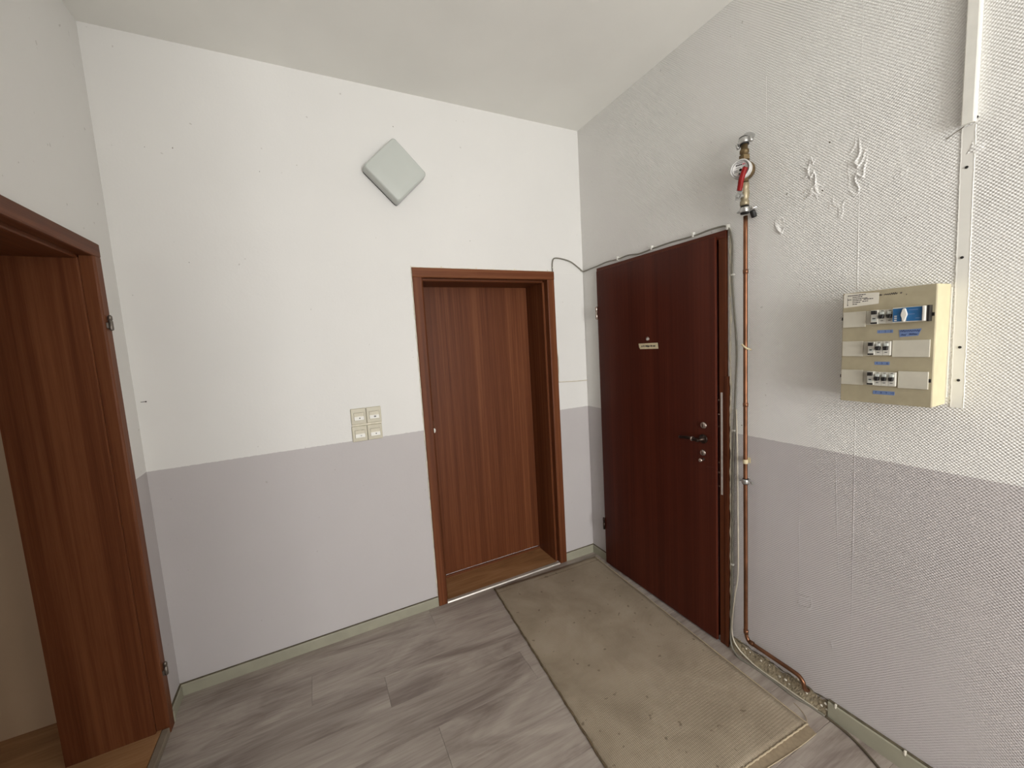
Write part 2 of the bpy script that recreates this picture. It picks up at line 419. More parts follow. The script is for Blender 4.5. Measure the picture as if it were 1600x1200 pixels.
# ------------------------------------------------------------------ deep lined door frames
def lined_frame(root, s0, s1, H, depth, fn, hmat, zb=0.0, step=0.014, reb=0.028, cw=0.055):
    """s0 < s1 along the wall, fn(s, d, z) -> world with d going into the wall"""
    pr = lambda q: [(s0+q*0, -0.016)]
    def jamb(sgn, so):
        P = [(0, 0.0), (0, -0.013), (0.003, -0.016), (cw-0.007, -0.016), (cw-0.002, -0.014), (cw, -0.009), (cw, reb), (cw+step-0.004, reb), (cw+step, reb+0.004), (cw+step, depth), (cw-0.02, depth), (cw-0.02, 0.0)]
        return prism(BM(), [(so+sgn*a, d) for a, d in P], (zb, H-cw), lambda u, v, w: fn(u, v, w))
    obj('jamb', jamb(1, s0), 'wood_z', root); obj('jamb', jamb(-1, s1), 'wood_z', root)
    P = [(0, 0.0), (0, -0.013), (0.003, -0.016), (cw-0.007, -0.016), (cw-0.002, -0.014), (cw, -0.009), (cw, reb), (cw+step-0.004, reb), (cw+step, reb+0.004), (cw+step, depth), (cw-0.02, depth), (cw-0.02, 0.0)]
    obj('head', prism(BM(), [(H-a, d) for a, d in P], (s0, s1), lambda u, v, w: fn(w, v, u)), hmat, root)

# door_2 : back wall ----------------------------------------------------
d2 = thing('door_2', ((B0+B1)/2, 0, 0), 'closed brown wood door set deep in its frame under the diamond lamp', 'door', kind='structure')
lined_frame(d2, B0, B1, BH, 0.285, lambda s, d, z: Vector((s, d, z)), 'wood_x', zb=0.002)
obj('leaf', box(BM(), B0+0.058, B1-0.058, 0.258, 0.296, 0.022, BH-0.062, 0.002), 'wood_z', d2)
obj('threshold_strip', box(BM(), B0+0.069, B1-0.069, 0.245, 0.262, 0.004, 0.020, 0.003), M['wood_x'], d2)
obj('sill_board', box(BM(), B0+0.066, B1-0.066, 0.012, 0.285, -0.01, 0.006), 'tan_x', d2)
obj('metal_strip', prism(BM(), [(-0.014, 0.000), (-0.010, 0.007), (0.010, 0.009), (0.014, 0.006), (0.014, 0.0)], (B0+0.056, B1-0.056), lambda u, v, w: Vector((w, u, v))), 'alu', d2)
sp = obj('strike_plate', box(BM(), B0+0.0552, B0+0.057, 0.002, 0.022, 0.98, 1.17, 0.0005), 'chrome', d2)
bm = BM(); lathe(bm, [(0.0085, 0), (0.0085, 0.003), (0.006, 0.0045)], (B0+0.066, 0.0285, 1.090), (0.15, -1, 0), 20)
for v in bm.verts: v.co.z = 1.090+(v.co.z-1.090)*1.7
obj('latch_cover', bm, 'white', sp)
obj('latch_slot', box(BM(), B0+0.0625, B0+0.0645, 0.0265, 0.029, 1.115, 1.150), 'chip', sp)

# door_3 : left doorway, leaf taken off ---------------------------------
d3 = thing('door_3', (-W, (L0+L1)/2, 0), 'open doorway with deep brown wood lining and empty hinges', 'doorway', kind='structure')
lined_frame(d3, L1, L0, LH, 0.305, lambda s, d, z: Vector((-W-d, s, z)), 'wood_y', zb=0.0, step=0.013)
for z in (1.765, 0.285):
    h = BM(); lathe(h, [(0.0, -0.036), (0.006, -0.034), (0.0075, -0.03), (0.0075, 0.002), (0.006, 0.003), (0.006, 0.006), (0.0075, 0.007), (0.0075, 0.02), (0.005, 0.024), (0.003, 0.026)], (-W+0.024, L0-0.028, z), (0, 0, 1), 14)
    ho = obj('hinge', h, 'zinc', d3, 'small steel hinge')
    obj('hinge_flap', box(BM(), -W+0.012, -W+0.02, L0-0.046, L0-0.028, z-0.026, z-0.004, 0.001), 'zinc', ho)
obj('edge_strip', box(BM(), -W-0.010, -W+0.016, L1+0.058, L0-0.058, 0.0, 0.031, 0.003), 'dullstrip', d3)

# door_1 : entry door on the right wall ---------------------------------
d1 = thing('door_1', (0, (E0+E1)/2, 0), 'closed dark red-brown entry door with peephole beside the copper pipe', 'door', kind='structure')
fn = lambda s, d, z: Vector((d, s, z))
def ejamb(sgn, so):
    P = [(0, 0.0), (0, -0.012), (0.003, -0.014), (0.036, -0.014), (0.038, -0.012), (0.038, 0.03), (0.055, 0.03), (0.055, 0.25), (0.02, 0.25), (0.02, 0.0)]
    return prism(BM(), [(so+sgn*a, d) for a, d in P], (0.002, EH-0.036), lambda u, v, w: fn(u, v, w))
obj('jamb', ejamb(1, E1), 'redframe', d1); obj('jamb', ejamb(-1, E0), 'redframe', d1)
P = [(0, 0.0), (0, -0.012), (0.003, -0.014), (0.034, -0.014), (0.036, -0.012), (0.036, 0.03), (0.055, 0.03), (0.055, 0.25), (0.02, 0.25), (0.02, 0.0)]
obj('head', prism(BM(), [(EH-a, d) for a, d in P], (E1, E0), lambda u, v, w: fn(w, v, u)), 'red_y', d1)
leaf_y0, leaf_y1 = E0-0.014, E1+0.044
lf = obj('leaf', box(BM(), -0.030, -0.0155, leaf_y1, leaf_y0, 0.012, EH-0.022, 0.0025), 'red_z', d1)
obj('leaf_core', box(BM(), -0.0155, 0.022, leaf_y1+0.016, leaf_y0-0.026, 0.012, EH-0.04), 'red_z', d1)
for z in (1.757, 0.30):
    h = BM(); lathe(h, [(0.004, -0.046), (0.0075, -0.043), (0.0075, 0.001), (0.006, 0.002), (0.006, 0.004), (0.0075, 0.005), (0.0075, 0.036), (0.004, 0.041)], (-0.036, E0-0.012, z), (0, 0, 1), 14)
    obj('hinge', h, 'chrome' if z > 1 else 'darkmetal', d1)
pl = obj('lock_plate', box(BM(), -0.0165, -0.0138, -1.074, -1.0645, 0.79, 1.297, 0.0005), 'alu', d1, 'long silver strike plate')
for z in (0.83, 0.90, 0.95, 1.13, 1.19, 1.26):
    obj('screw', lathe(BM(), [(0.0032, 0), (0.0028, 0.0012)], (-0.0165, -1.0555, z), (-1, 0, 0), 10), 'chrome', d1)
obj('repair_strip', box(BM(), -0.018, 0.0, E1-0.010, E1+0.006, 0.004, 1.375, 0.002), 'redframe', d1)
# lever handle, cylinders
hd = obj('handle', lathe(BM(), [(0.0235, 0.0), (0.0235, 0.004), (0.020, 0.007), (0.010, 0.008), (0.009, 0.05), (0.007, 0.054)], (-0.030, -0.980, 1.056), (-1, 0, 0), 24), 'darkmetal', d1, 'dark bronze lever handle')
obj('lever', tube(BM(), [(-0.072, -0.982, 1.056), (-0.076, -0.965, 1.058), (-0.076, -0.930, 1.059), (-0.075, -0.895, 1.056), (-0.072, -0.868, 1.052)], lambda t: 0.0095-0.0025*t, 12), 'darkmetal', hd)
obj('grip_ring', lathe(BM(), [(0.0115, 0), (0.0125, 0.002), (0.0125, 0.006), (0.0115, 0.008)], (-0.076, -0.953, 1.0585), (0, 1, 0), 16), 'chrome', hd)
cy = obj('upper_lock', lathe(BM(), [(0.0165, 0), (0.0165, 0.006), (0.014, 0.009), (0.0, 0.0092)], (-0.030, -0.984, 1.126), (-1, 0, 0), 20), 'chrome', d1, 'round nickel lock cylinder')
obj('key_slot', box(BM(), -0.0400, -0.0390, -0.9855, -0.9825, 1.119, 1.133), 'black', cy)
cy = obj('lower_lock', lathe(BM(), [(0.0155, 0), (0.0155, 0.006), (0.013, 0.009), (0.0, 0.0092)], (-0.030, -0.979, 0.985), (-1, 0, 0), 20), 'chrome', d1, 'nickel keyhole rosette')
obj('key_slot', box(BM(), -0.0400, -0.0390, -0.9805, -0.9775, 0.974, 0.990), 'black', cy)
obj('knob', lathe(BM(), [(0.007, 0), (0.007, 0.02), (0.010, 0.023), (0.010, 0.028), (0.006, 0.031)], (-0.030, -0.980, 0.950), (-1, 0, 0), 16), 'chrome', d1)
ph = obj('peephole', lathe(BM(), [(0.0125, 0), (0.0125, 0.003), (0.0105, 0.005), (0.007, 0.005), (0.006, 0.003), (0, 0.003)], (-0.030, -0.622, 1.568), (-1, 0, 0), 22), 'chrome', d1)
obj('lens', lathe(BM(), [(0.006, 0), (0.005, 0.002), (0.002, 0.003)], (-0.0335, -0.622, 1.568), (-1, 0, 0), 14), 'dial', ph)
# name strip on the door
ns = BM(); n = 10; yA, yB = -0.550, -0.694
ring = [(yA, 1.543), (yB, 1.545), (yB-0.004, 1.512), (yA-0.012, 1.511), (yA-0.004, 1.522)]
prism(ns, ring, (-0.0318, -0.0302), lambda u, v, w: Vector((w, u, v)))
nm = obj('name_strip', ns, 'masking', d1, 'torn cream paper strip with handwriting')
def stroke(pts, r=0.0011, x=-0.0321): return tube(BM(), [(x, a, b) for a, b in pts], r, 6)
def scribble(words, y, z, h, x, sgn=-1, r=0.001):
    """small illegible handwriting: loops of pen line"""
    out = BM(); cx = y
    for wlen in words:
        pts = []; k = int(wlen/0.006)+2
        for i in range(k*2):
            pts.append((x, cx+sgn*wlen*i/(k*2-1), z+(h*random.uniform(0.25, 0.6) if i % 2 else -h*random.uniform(0.2, 0.45))))
        tube(out, pts, r, 5, True, 4); cx += sgn*(wlen+0.007)
    return out
obj('handwriting', scribble([0.006, 0.010, 0.032, 0.010, 0.018], yA-0.024, 1.527, 0.012, -0.0321), 'ink', nm)

bm = BM(); pts = [(-0.002, E1-0.013+0.003*math.sin(k*2.3)*(k % 4 == 0), 0.03+k*(EH-0.03)/50) for k in range(51)]
tube(bm, pts, lambda t: 0.004+0.0025*math.sin(t*61)*math.sin(t*147), 6, True, 3); obj('filler_bead', bm, 'filler', wr)
# ------------------------------------------------------------------ skirting
def skirt(name, bm, label): return tag(obj(name, bm, 'base'), label, 'skirting board', kind='structure')
def skirt_prof(h=0.058, t=0.011): return [(0, 0), (t, 0), (t, h-0.006), (t-0.003, h-0.002), (0.003, h), (0, h)]
bm = BM(); prism(bm, skirt_prof(), (-W+0.001, B0-0.001), lambda u, v, w: Vector((w, -u, v)))
sk = skirt('baseboard_back', bm, 'pale skirting along the back wall left of the door')
obj('joint_line', box(BM(), -W+0.001, B0-0.001, -0.0085, -0.0005, 0.0575, 0.0605), 'grime', sk)
bm = BM(); prism(bm, skirt_prof(), (B1+0.001, -0.001), lambda u, v, w: Vector((w, -u, v)))
sk = skirt('baseboard_corner', bm, 'short pale skirting between the two closed doors')
obj('joint_line', box(BM(), B1+0.001, -0.001, -0.0085, -0.0005, 0.0575, 0.0605), 'grime', sk)
bm = BM(); prism(bm, skirt_prof(), (-0.011, E0+0.001), lambda u, v, w: Vector((-u, w, v)))
sk = skirt('baseboard_right', bm, 'short pale skirting left of the entry door')
obj('joint_line', box(BM(), -0.0085, -0.0005, E0+0.001, -0.011, 0.0575, 0.0605), 'grime', sk)
bm = BM(); prism(bm, skirt_prof(0.072, 0.013), (-1.535, YR+0.001), lambda u, v, w: Vector((-u, w, v)))
sk = skirt('baseboard_pipe_side', bm, 'pale skirting right of the copper pipe end')
obj('joint_line', box(BM(), -0.0095, -0.0005, YR, -1.535, 0.0715, 0.0755), 'grime', sk)
for y in (-1.56, -1.77, -1.95):
    obj('paint_drip', box(BM(), -0.0145, -0.006, y-0.004, y+0.003, 0.060, 0.078, 0.002), 'chip', sk)
bm = BM(); prism(bm, skirt_prof(), (-0.012, L0+0.001), lambda u, v, w: Vector((-W+u, w, v)))
sk = skirt('baseboard_left', bm, 'short pale skirting between doorway and back corner')
obj('joint_line', box(BM(), -W+0.0005, -W+0.0085, L0+0.001, -0.012, 0.0575, 0.0605), 'grime', sk)
obj('corner_bead', box(BM(), -W+0.002, -W+0.020, L0-0.002, L0+0.016, 0.0, 0.045, 0.006), 'base', sk)

# bare strip where the skirting came off
bm = BM(); NY, NZ = 90, 12; y0, y1 = E1-0.012, -1.535; g = []
rnd = random.Random(3)
for i in range(NY+1):
    colv = []; t = i/NY; top = 0.062+0.008*math.sin(t*19)+rnd.uniform(-0.004, 0.004)
    for j in range(NZ+1):
        q = j/NZ; d = 0.002+0.009*(1-q)**1.2+rnd.uniform(0, 0.0022)*(1 if 0 < j < NZ else 0.2)
        if j == NZ: d = 0.0005
        colv.append(bm.verts.new((-d, y0+(y1-y0)*t, top*q)))
    g.append(colv)
for i in range(NY):
    for j in range(NZ): bm.faces.new((g[i][j], g[i+1][j], g[i+1][j+1], g[i][j+1]))
bare = obj('bare_plaster_strip', bm, 'rough', wr, 'rough bare plaster strip without skirting')
def lump(bm, c, r, rr):
    t = bmesh.new(); bmesh.ops.create_icosphere(t, subdivisions=1, radius=1)
    for v in t.verts: v.co = Vector(c)+Vector((v.co.x*r[0], v.co.y*r[1], v.co.z*r[2]))*rr.uniform(0.7, 1.2)
    merge(bm, t)
for y, z, s in ((-1.262, 0.046, 1.0), (-1.345, 0.030, 1.1), (-1.37, 0.034, 1.3), (-1.385, 0.026, 0.8), (-1.19, 0.055, 0.7), (-1.21, 0.050, 0.7), (-1.30, 0.052, 0.6), (-1.455, 0.040, 0.9), (-1.51, 0.03, 1.2), (-1.525, 0.05, 1.1), (-1.53, 0.028, 0.9)):
    bm = BM(); lump(bm, (-0.009, y, z), (0.003, 0.006*s, 0.005*s), rnd); obj('plaster_chip', bm, 'chip', bare)
bm = BM()
pts = [(-0.004, y0+(y1-y0)*k/24, 0.065+0.003*math.sin(k*1.7)) for k in range(25)]
tube(bm, pts, lambda t: 0.0022+0.001*math.sin(t*70), 6); obj('torn_edge', bm, 'grime', bare)

# ------------------------------------------------------------------ things on the back wall
# ragged filler beads around the door_2 frame
bm = BM()
pts = [(B0-0.002+0.002*math.sin(k*2.1)*(k % 3 == 0), -0.002, 0.01+k*(BH)/60) for k in range(61)]
tube(bm, pts, lambda t: 0.0035+0.0022*math.sin(t*61)*math.sin(t*147), 6, True, 3); obj('filler_bead', bm, 'filler', wb)
bm = BM(); pts = [(B0+k*(B1-B0)/30, -0.002, BH+0.002) for k in range(31)]
tube(bm, pts, lambda t: 0.003+0.002*math.sin(t*55)*math.sin(t*91), 6, True, 3); obj('filler_bead', bm, 'filler', wb)
for x in (-1.02, -0.80, -0.54, -0.29):
    obj('filler_blob', (lambda b: (lump(b, (x, -0.003, BH+0.008), (0.006, 0.003, 0.005), rnd), b)[1])(BM()), 'filler', wb)
# plastered panel between the door and the corner
obj('plaster_panel', prism(BM(), [(B1+0.002, 1.300), (-0.002, 1.292), (-0.002, 2.043), (B1+0.002, 2.040)], (-0.0035, 0.002), lambda u, v, w: Vector((u, w, v)), 0.001, 1), 'wall', wb)
obj('nail', lathe(BM(), [(0.0012, 0), (0.0016, 0.016), (0.0030, 0.018), (0.0026, 0.021)], (-2.450, -0.003, 1.424), (1, -0.12, 0.02), 10), 'darkmetal', wb)
for i in range(9):
    x = random.uniform(-2.4, -0.05); z = random.choice((random.uniform(2.2, 2.95), random.uniform(1.15, 2.95)))
    if abs(x+1.25) < 0.2 and abs(z-2.54) < 0.2: continue
    if B0-0.02 < x < B1+0.02 and z < BH+0.02: continue
    bm = BM(); s = random.uniform(0.001, 0.002); lump(bm, (x, -0.0005, z), (s, 0.0008, s*random.uniform(0.8, 2.2)), rnd)
    obj('wall_speck', bm, 'grime' if i % 3 else 'ink', wb)

# diamond wall lamp
lx, lz, hs = -1.252, 2.541, 0.119
lp = thing('wall_lamp', (lx, 0, lz-0.168), 'square grey opal glass wall lamp mounted as a diamond', 'wall lamp')
def rsq(h, r, n=6):
    out = []
    for cx_, cz_, a0 in ((h-r, h-r, 0), (-h+r, h-r, 90), (-h+r, -h+r, 180), (h-r, -h+r, 270)):
        for k in range(n+1):
            a = math.radians(a0+90*k/n); out.append((cx_+r*math.cos(a), cz_+r*math.sin(a)))
    return out
def rot45(u, v):
    c = math.cos(PI/4); s = math.sin(PI/4); return (u*c-v*s, u*s+v*c)
def loft(levels, n=6):
    bm = BM(); R_ = []
    for h, r, d in levels:
        R_.append([bm.verts.new((lx+rot45(u, v)[0], -d, lz+rot45(u, v)[1])) for u, v in rsq(h, r, n)])
    for a, b in zip(R_, R_[1:]):
        for i in range(len(a)):
            f = bm.faces.new((a[i], a[(i+1) % len(a)], b[(i+1) % len(a)], b[i])); f.smooth = True
    bm.faces.new(R_[0]); bm.faces.new(R_[-1]); return bm
obj('base', loft([(hs*0.985, 0.014, 0.0), (hs*0.985, 0.014, 0.014)]), 'lampbase', lp)
obj('glass_shade', loft([(hs*0.99, 0.016, 0.014), (hs*1.005, 0.016, 0.017), (hs*0.995, 0.017, 0.066), (hs*0.985, 0.018, 0.074), (hs*0.96, 0.02, 0.0795), (hs*0.92, 0.02, 0.081), (hs*0.5, 0.02, 0.083)]), 'lampglass', lp)

# four push switches
def switch(x0, x1, z0, z1, label, glyph):
    t = thing('light_switch', ((x0+x1)/2, 0, z0), label, 'light switch', 'beige switches beside the back door')
    obj('cover_frame', box(BM(), x0, x1, -0.011, 0, z0, z1, 0.003), 'beige', t)
    cx, cz = (x0+x1)/2+0.002, (z0+z1)/2-0.001; hw, hh = 0.0255, 0.0205
    obj('rocker_gap', box(BM(), cx-hw-0.001, cx+hw+0.001, -0.0114, -0.010, cz-hh-0.001, cz+hh+0.001), 'grime', t)
    rk = obj('rocker', prism(BM(), [(-0.0108, cz-hh), (-0.0165, cz-hh), (-0.0125, cz+0.001), (-0.0145, cz+hh), (-0.0108, cz+hh)], (cx-hw, cx+hw), lambda u, v, w: Vector((w, u, v)), 0.0006, 1), 'beige2', t)
    obj('label_window', prism(BM(), [(-0.0167, cz-hh+0.001), (-0.0172, cz-hh+0.001), (-0.0135, cz-0.001), (-0.0128, cz-0.001)], (cx-hw+0.001, cx+hw-0.001), lambda u, v, w: Vector((w, u, v))), 'white', rk)
    obj('symbol', glyph(cx+0.003, cz-0.009), 'ink', rk)
def g_dot(x, z): return lathe(BM(), [(0.0032, 0), (0.0032, 0.0022), (0.0015, 0.003)], (x, -0.0140, z), (0, -1, 0), 12)
def g_tick(x, z): return tube(BM(), [(x-0.002, -0.0165, z+0.002), (x, -0.0165, z-0.003), (x+0.005, -0.0165, z+0.002)], 0.001, 6, False)
def g_ring(x, z):
    bm = BM(); tube(bm, [(x+0.005*math.cos(a), -0.0165, z+0.003*math.sin(a)) for a in [2*PI*k/12 for k in range(13)]], 0.0011, 6, False); lump(bm, (x, -0.016, z), (0.002, 0.001, 0.002), rnd); return bm
switch(-1.592, -1.514, 1.1965, 1.2825, 'beige push switch, top left of the four beside the back door', g_dot)
switch(-1.512, -1.434, 1.1965, 1.2825, 'beige push switch with reddish mark, top right of the four', g_ring)
switch(-1.594, -1.516, 1.1005, 1.1855, 'beige push switch, bottom left of the four above the dado', g_tick)
switch(-1.514, -1.436, 1.1005, 1.1855, 'beige push switch, bottom right of the four nearest the door frame', g_dot)
obj('switch_filler', box(BM(), -1.592, -1.434, -0.006, 0, 1.1860, 1.196, 0.001), 'filler', wb)

# ------------------------------------------------------------------ grey cable over both doors
cb = thing('doorbell_cable', (-0.012, -1.115, 0.0), 'thin grey cable clipped over both closed doors', 'cable')
zc = 2.046
path = [(B1-0.004, -0.006, zc), (B1-0.004, -0.007, 2.095), (-0.247, -0.008, 2.125), (-0.232, -0.009, 2.137), (-0.185, -0.010, 2.136), (-0.110, -0.011, 2.119), (-0.045, -0.010, 2.082), (-0.012, -0.012, 2.057),
        (-0.008, -0.035, 2.054), (-0.009, -0.10, 2.058), (-0.010, -0.17, 2.061), (-0.011, -0.27, 2.068), (-0.011, -0.371, 2.064), (-0.011, -0.46, 2.068), (-0.010, -0.55, 2.058), (-0.011, -0.646, 2.062), (-0.011, -0.78, 2.066), (-0.011, -0.917, 2.062), (-0.011, -1.0, 2.067), (-0.011, -1.062, 2.066), (-0.012, -1.090, 2.060),
        (-0.010, -1.110, 2.035), (-0.009, -1.121, 1.965), (-0.007, -1.118, 1.838), (-0.007, -1.126, 1.694), (-0.007, -1.140, 1.505), (-0.007, -1.135, 1.342), (-0.007, -1.128, 1.160), (-0.007, -1.120, 0.847), (-0.007, -1.117, 0.390), (-0.010, -1.112, 0.120), (-0.016, -1.118, 0.03), (-0.034, -1.165, 0.006), (-0.030, -1.231, 0.005), (-0.028, -1.306, 0.005), (-0.034, -1.419, 0.005), (-0.024, -1.475, 0.0045), (-0.021, -1.531, 0.004)]
obj('cable', tube(BM(), path, 0.0042, 8, True, 5), 'cablegrey', cb)
obj('floor_run', tube(BM(), [(-0.021, -1.531, 0.0042), (-0.024, -1.575, 0.0042), (-0.033, -1.625, 0.0042), (-0.055, -1.68, 0.0042), (-0.084, -1.735, 0.0042), (-0.14, -1.83, 0.0042), (-0.2, -1.95, 0.0042)], 0.0045, 8), 'cabledark', cb)
def clip(p, d):
    bm = BM(); x, y, z = p
    if d == 'r': box(bm, -0.0175, 0.0, y-0.005, y+0.005, z-0.007, z+0.016, 0.0015); lathe(bm, [(0.0025, 0), (0.0025, 0.004)], (-0.0165, y, z+0.012), (-1, 0, 0), 8)
    else: box(bm, x-0.006, x+0.007, -0.013, 0.0, z-0.004, z+0.004, 0.0015)
    obj('cable_clip', bm, 'white', cb)
for y in (-0.371, -0.646, -0.917, -1.10): clip((0, y, 2.064 if y > -1 else 2.05), 'r')
for y, z in ((-1.119, 1.84), (-1.126, 1.12), (-1.117, 0.45)):
    bm = BM(); box(bm, -0.013, 0, y-0.008, y+0.006, z-0.004, z+0.004, 0.0015); obj('cable_clip', bm, 'white', cb)
clip((B1, 0, 2.075), 'b'); clip((-0.012, 0, 2.058), 'b')
c2 = thing('white_cable', (-0.012, -1.14, 0.0), 'thin white cable running down beside the pipe and along the wall foot', 'cable')
obj('cable', tube(BM(), [(-0.006, -1.137, 1.222), (-0.006, -1.142, 1.04), (-0.006, -1.145, 0.728), (-0.006, -1.146, 0.42), (-0.007, -1.131, 0.297), (-0.009, -1.118, 0.154), (-0.012, -1.122, 0.075), (-0.014, -1.150, 0.035), (-0.015, -1.20, 0.014), (-0.017, -1.254, 0.005), (-0.016, -1.333, 0.004), (-0.017, -1.402, 0.004), (-0.017, -1.461, 0.004), (-0.016, -1.50, 0.004)], 0.0034, 8), 'cablewhite', c2)
c3 = tag(obj('junction_cable', tube(BM(), [(B1-0.002, -0.010, 1.54), (B1+0.007, -0.008, 1.47), (B1+0.009, -0.008, 1.40), (B1+0.004, -0.008, 1.335), (B1+0.004, -0.008, 1.306), (B1+0.03, -0.006, 1.302), (-0.13, -0.006, 1.297), (-0.003, -0.006, 1.293)], 0.0032, 8), 'cablewhite'), 'short cream cable between back door frame and corner', 'cable')

# ------------------------------------------------------------------ copper pipe, water meter, ball valve
px, py = -0.034, -1.200
pp = thing('copper_pipe', (px, py, 0), 'slim copper water pipe running down beside the entry door', 'pipe')
obj('pipe', tube(BM(), [(px, py+0.002, 2.072), (px, py+0.001, 1.5), (px, py, 1.0), (px, py-0.003, 0.5), (px, py-0.004, 0.20), (px, py-0.006, 0.155), (px, py-0.013, 0.132), (px, py-0.03, 0.123), (px, py-0.12, 0.121), (px, py-0.21, 0.119), (px, py-0.236, 0.116), (px-0.001, py-0.252, 0.104), (px+0.001, py-0.256, 0.088), (px+0.008, py-0.256, 0.068), (px+0.022, py-0.256, 0.056), (px+0.033, py-0.256, 0.052)], 0.0088, 14, True, 6), 'copper', pp)
for p, a, n_ in (((px, py-0.005, 0.155), (0, 0, 1), 'elbow_socket'), ((px, py-0.022, 0.1235), (0, -1, 0), 'elbow_socket'), ((px, py, 1.245), (0, 0, 1), 'solder_joint'), ((px, py+0.001, 1.83), (0, 0, 1), 'solder_joint')):
    obj(n_, lathe(BM(), [(0.0092, 0), (0.0108, 0.001), (0.0108, 0.018), (0.0092, 0.019)], p, a, 16), 'copper', pp)
ck = obj('pipe_clamp', lathe(BM(), [(0.010, 0), (0.0145, 0.001), (0.0155, 0.006), (0.0155, 0.016), (0.0145, 0.021), (0.010, 0.022)], (px, py-0.001, 0.89), (0, 0, 1), 20), 'steel', pp, 'zinc pipe clamp')
obj('rubber_liner', lathe(BM(), [(0.009, 0), (0.0125, 0), (0.0125, 0.026), (0.009, 0.026)], (px, py-0.001, 0.888), (0, 0, 1), 18), 'rubber', ck)
obj('clamp_screw', lathe(BM(), [(0.004, 0), (0.004, 0.016), (0.006, 0.016), (0.006, 0.021)], (px, py-0.014, 0.901), (0, -1, 0), 10), 'steel', ck)
obj('clamp_screw', lathe(BM(), [(0.004, 0), (0.004, 0.010), (0.006, 0.010), (0.006, 0.014)], (px, py+0.014, 0.901), (0, 1, 0), 10), 'steel', ck)
obj('wall_stud', lathe(BM(), [(0.004, 0), (0.004, 0.034)], (px+0.01, py, 0.901), (1, 0, 0), 10), 'steel', ck)
tp = BM(); lathe(tp, [(0.0094, 0), (0.0106, 0.001), (0.0108, 0.018), (0.0096, 0.0195)], (px, py, 0.984), (0, 0, 1), 16)
box(tp, -0.004, -0.001, py-0.004, py+0.026, 0.980, 1.005, 0.0006); box(tp, -0.034, -0.0015, py+0.0085, py+0.0100, 0.982, 1.003)
obj('masking_tape', tp, 'masking', pp, 'cream tape round the pipe')
tp = BM(); tube(tp, [(px-0.010, py+0.010, 1.525), (px-0.013, py+0.002, 1.519), (px-0.009, py-0.010, 1.508), (px+0.01, py-0.018, 1.500)], 0.004, 8); obj('string_tie', tp, 'masking', pp)

mt = thing('water_meter', (-0.055, -1.207, 2.19), 'white round water meter on brass fittings above the copper pipe', 'water meter')
ax = (-0.052, -1.204)
obj('inlet_bend', tube(BM(), [(0.0, ax[1]-0.004, 2.398), (-0.025, ax[1]-0.004, 2.398), (-0.045, ax[1]-0.003, 2.392), (-0.052, ax[1]-0.002, 2.380), (-0.052, ax[1], 2.35)], 0.0095, 14), 'steel', mt)
hc = obj('hose_clamp', lathe(BM(), [(0.0135, 0), (0.019, 0.001), (0.0205, 0.004), (0.0205, 0.020), (0.019, 0.023), (0.0135, 0.024)], (ax[0], ax[1]-0.001, 2.358), (0.05, 0.15, 1), 20), 'steel', mt, 'shiny steel pipe clamp')
obj('rubber_liner', lathe(BM(), [(0.01, 0), (0.0175, 0), (0.0175, 0.032), (0.01, 0.032)], (ax[0], ax[1], 2.354), (0.05, 0.15, 1), 18), 'rubber', hc)
obj('clamp_screw', lathe(BM(), [(0.006, -0.010), (0.0065, 0.0), (0.0065, 0.010), (0.004, 0.012)], (ax[0]-0.004, ax[1]+0.027, 2.357), (0, 0.3, 1), 10), 'steel', hc)
obj('clamp_screw', lathe(BM(), [(0.006, -0.010), (0.0065, 0.0), (0.0065, 0.012), (0.004, 0.014)], (ax[0]+0.004, ax[1]-0.025, 2.368), (0, 0.3, 1), 10), 'steel', hc)
obj('upper_nipple', lathe(BM(), [(0.0135, 0), (0.0135, 0.008), (0.0175, 0.010), (0.0175, 0.022), (0.0135, 0.024), (0.0125, 0.045)], (ax[0], ax[1], 2.312), (0, 0, 1), 18), 'brass', mt)
obj('union_nut', lathe(BM(), [(0.0195, 0), (0.0215, 0.002), (0.0215, 0.018), (0.0185, 0.021), (0.014, 0.022)], (ax[0], ax[1], 2.292), (0, 0, 1), 6, False), 'brass', mt)
obj('meter_body', lathe(BM(), [(0.022, 0), (0.036, 0.004), (0.039, 0.012), (0.039, 0.036), (0.036, 0.040)], (-0.020, ax[1]+0.012, 2.256), (-1, -0.25, -0.05), 28), 'brass', mt)
bm = BM(); lathe(bm, [(0.016, 0), (0.016, 0.09)], (ax[0], ax[1], 2.205), (0, 0, 1), 18); obj('flow_tube', bm, 'brass', mt)
dfx = Vector((-0.058, ax[1]+0.004, 2.254)); dax = Vector((-1, -0.32, -0.06))
dc = obj('dial_housing', lathe(BM(), [(0.0375, 0), (0.0385, 0.003), (0.0385, 0.030), (0.0365, 0.034), (0.0345, 0.0345), (0.034, 0.032), (0.0, 0.032)], dfx, dax, 32), 'dial', mt)
dn = dax.normalized(); fc = dfx+dn*0.0322; du = dn.cross(Vector((0, 0, 1))).normalized()*-1; dv = du.cross(dn).normalized()*-1
if du.y > 0: du = -du
if dv.z < 0: dv = -dv
def on_dial(u, v, h=0.0): return fc+du*u+dv*v+dn*h
def mark(u0, u1, v0, v1, mat, name):
    bm = BM(); A = [bm.verts.new(on_dial(a, b, h)) for h in (-0.001, 0.0006) for a, b in ((u0, v0), (u1, v0), (u1, v1), (u0, v1))]
    for q in ((0, 1, 2, 3), (4, 5, 6, 7), (0, 1, 5, 4), (1, 2, 6, 5), (2, 3, 7, 6), (3, 0, 4, 7)): bm.faces.new([A[k] for k in q])
    obj(name, bm, mat, dc)
for k in range(4): mark(-0.015+k*0.006, -0.0105+k*0.006, 0.013, 0.0185, 'ink', 'counter_digit')
